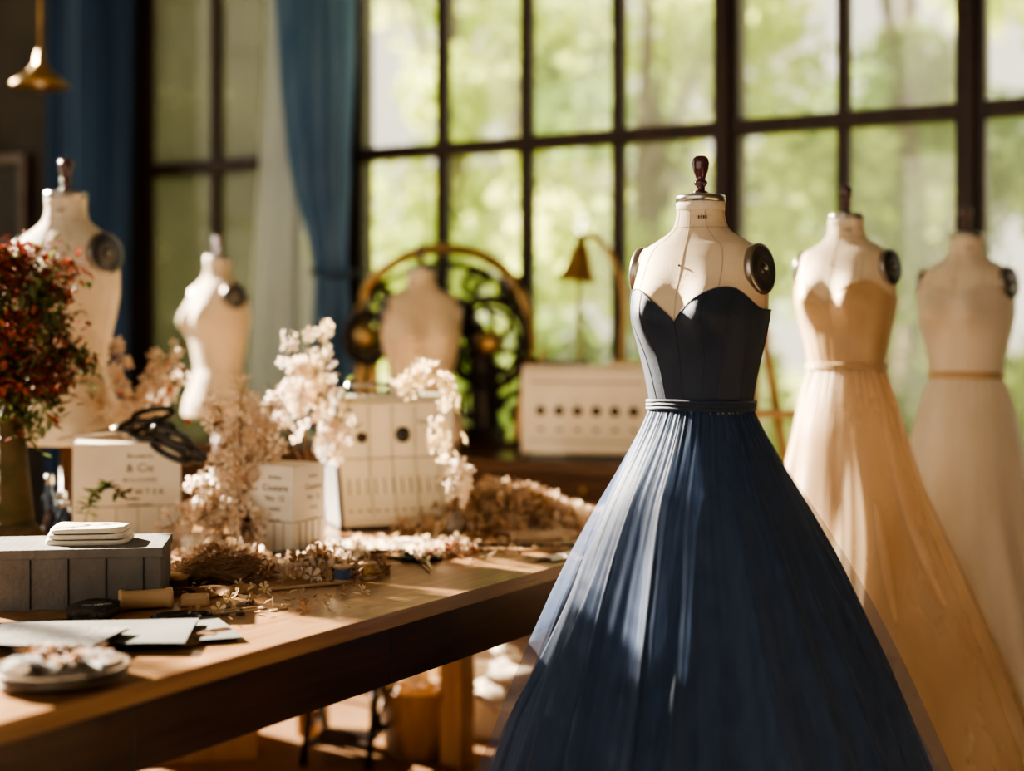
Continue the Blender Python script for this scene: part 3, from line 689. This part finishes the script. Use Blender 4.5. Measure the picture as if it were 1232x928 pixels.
b=B('wooden_easel',(.78,4.55,0),math.radians(-10),bevel=.002)
def stick(p,q,w,k='lightwood'): b.tube([p,q],w,k,6)
stick((-.22,0,0),(-.02,.05,1.28),.014); stick((.24,0,0),(.03,.05,1.28),.014); stick((0,.35,0),(0,.06,1.2),.012)
b.box((0,-.03,1.02),(.34,.07,.02),'lightwood'); b.box((0,.0,.55),(.30,.02,.03),'lightwood'); b.box((0,.045,1.27),(.10,.03,.05),'lightwood')
b.done()

# ---------------------------------------------------------------- under the table
b=B('treadle_machine_base',(-.50,4.25,0),-.2)
for x in(-.1,.1):
    b.tube([(x,-.1,0),(x,-.03,.2),(x,.0,.42)],.012,'iron',8); b.tube([(x,.12,0),(x,.05,.2),(x,.0,.42)],.012,'iron',8)
    b.tube([(x,.06*cos(a),.16+.06*sin(a)) for a in np.linspace(0,6.28,24)[:-1]],.008,'iron',8,True)
b.tube([(.12,.10*cos(a),.20+.10*sin(a)) for a in np.linspace(0,6.28,30)[:-1]],.012,'iron',8,True)
for i in range(6): a=i*pi/3; b.tube([(.12,0,.2),(.12,.1*cos(a),.2+.1*sin(a))],.005,'iron',6)
b.box((0,0,.43),(.3,.22,.02),'darkwood'); b.box((0,0,.06),(.18,.16,.012),'iron'); b.lathe([(.03,0),(.035,.05),(.02,.1),(0,.11)],(0,0,.44),'brass',18)
b.done()
def crate(name,loc,rz,w,d,h,k):
    b=B(name,loc,rz,bevel=.004); t=.012
    for y in(-d/2,d/2): b.box((0,y,h/2),(w,t,h),k)
    for x in(-w/2,w/2): b.box((x,0,h/2),(t,d,h),k)
    b.box((0,0,t/2),(w,d,t),k)
    for i in range(6): b.blob((R(-w*.3,w*.3),R(-d*.3,d*.3),h*.85),.06,'whitecloth' if i%2 else 'dry',.25,3,(1.2,1,.8),16,i)
    return b.done()
crate('storage_crate',(-.95,4.35,0),.2,.32,.28,.26,'lightwood'); crate('storage_crate',(-.12,4.62,0),-.3,.36,.28,.24,'paper')
b=B('fabric_heap',(.14,4.36,0),0)
for i in range(9): b.blob((R(-.12,.12),R(-.1,.1),.06+.04*i*.8),.12,random.choice(['whitecloth','dry','linen_pale']),.25,3,(1.2,.9,.4),28,i)
b.done()
b=B('flower_basket',(-.28,4.30,0))
b.lathe([(0,0),(.10,0),(.14,.20),(.145,.21),(.13,.2),(.1,.03)],(0,0,0),'lightwood',30)
for i in range(120): flower(b,(R(-.14,.14),R(-.12,.12),.2+R(0,.14)),.025,random.choice(['petal2','dry','petal']))
b.done()

# ---------------------------------------------------------------- light
w=bpy.data.worlds.new('World'); bpy.context.scene.world=w; w.use_nodes=True
nt=w.node_tree; bg=nt.nodes['Background']
sky=nt.nodes.new('ShaderNodeTexSky'); sky.sky_type='HOSEK_WILKIE'; 
el=math.radians(24); sd=Vector((-.80*cos(el),.60*cos(el),sin(el))).normalized()
sky.sun_direction=sd; sky.turbidity=4
mx=nt.nodes.new('ShaderNodeMix'); mx.data_type='RGBA'; mx.inputs[0].default_value=.8
nt.links.new(sky.outputs[0],mx.inputs[6]); mx.inputs[7].default_value=(1.0,.91,.76,1)
nt.links.new(mx.outputs[2],bg.inputs[0]); bg.inputs[1].default_value=1.25
sl=bpy.data.lights.new('sun','SUN'); sl.energy=25; sl.angle=.02; sl.color=(1,.88,.71)
so=bpy.data.objects.new('sun',sl); bpy.context.scene.collection.objects.link(so)
so.rotation_euler=sd.to_track_quat('Z','Y').to_euler(); so.location=(-8,6,7)

cam=bpy.data.cameras.new('camera'); co=bpy.data.objects.new('camera',cam); bpy.context.scene.collection.objects.link(co)
co.location=(0,0,1.28); co.rotation_euler=(pi/2,0,0)
cam.sensor_width=36; cam.lens=1700/1232*36; cam.shift_y=-64/1232; cam.clip_start=.05
cam.dof.use_dof=True; cam.dof.focus_distance=2.78; cam.dof.aperture_fstop=1.1; cam.dof.aperture_blades=0
bpy.context.scene.camera=co
vs_=bpy.context.scene.view_settings
vs_.view_transform='AgX'; vs_.look='AgX - High Contrast'; vs_.exposure=.55
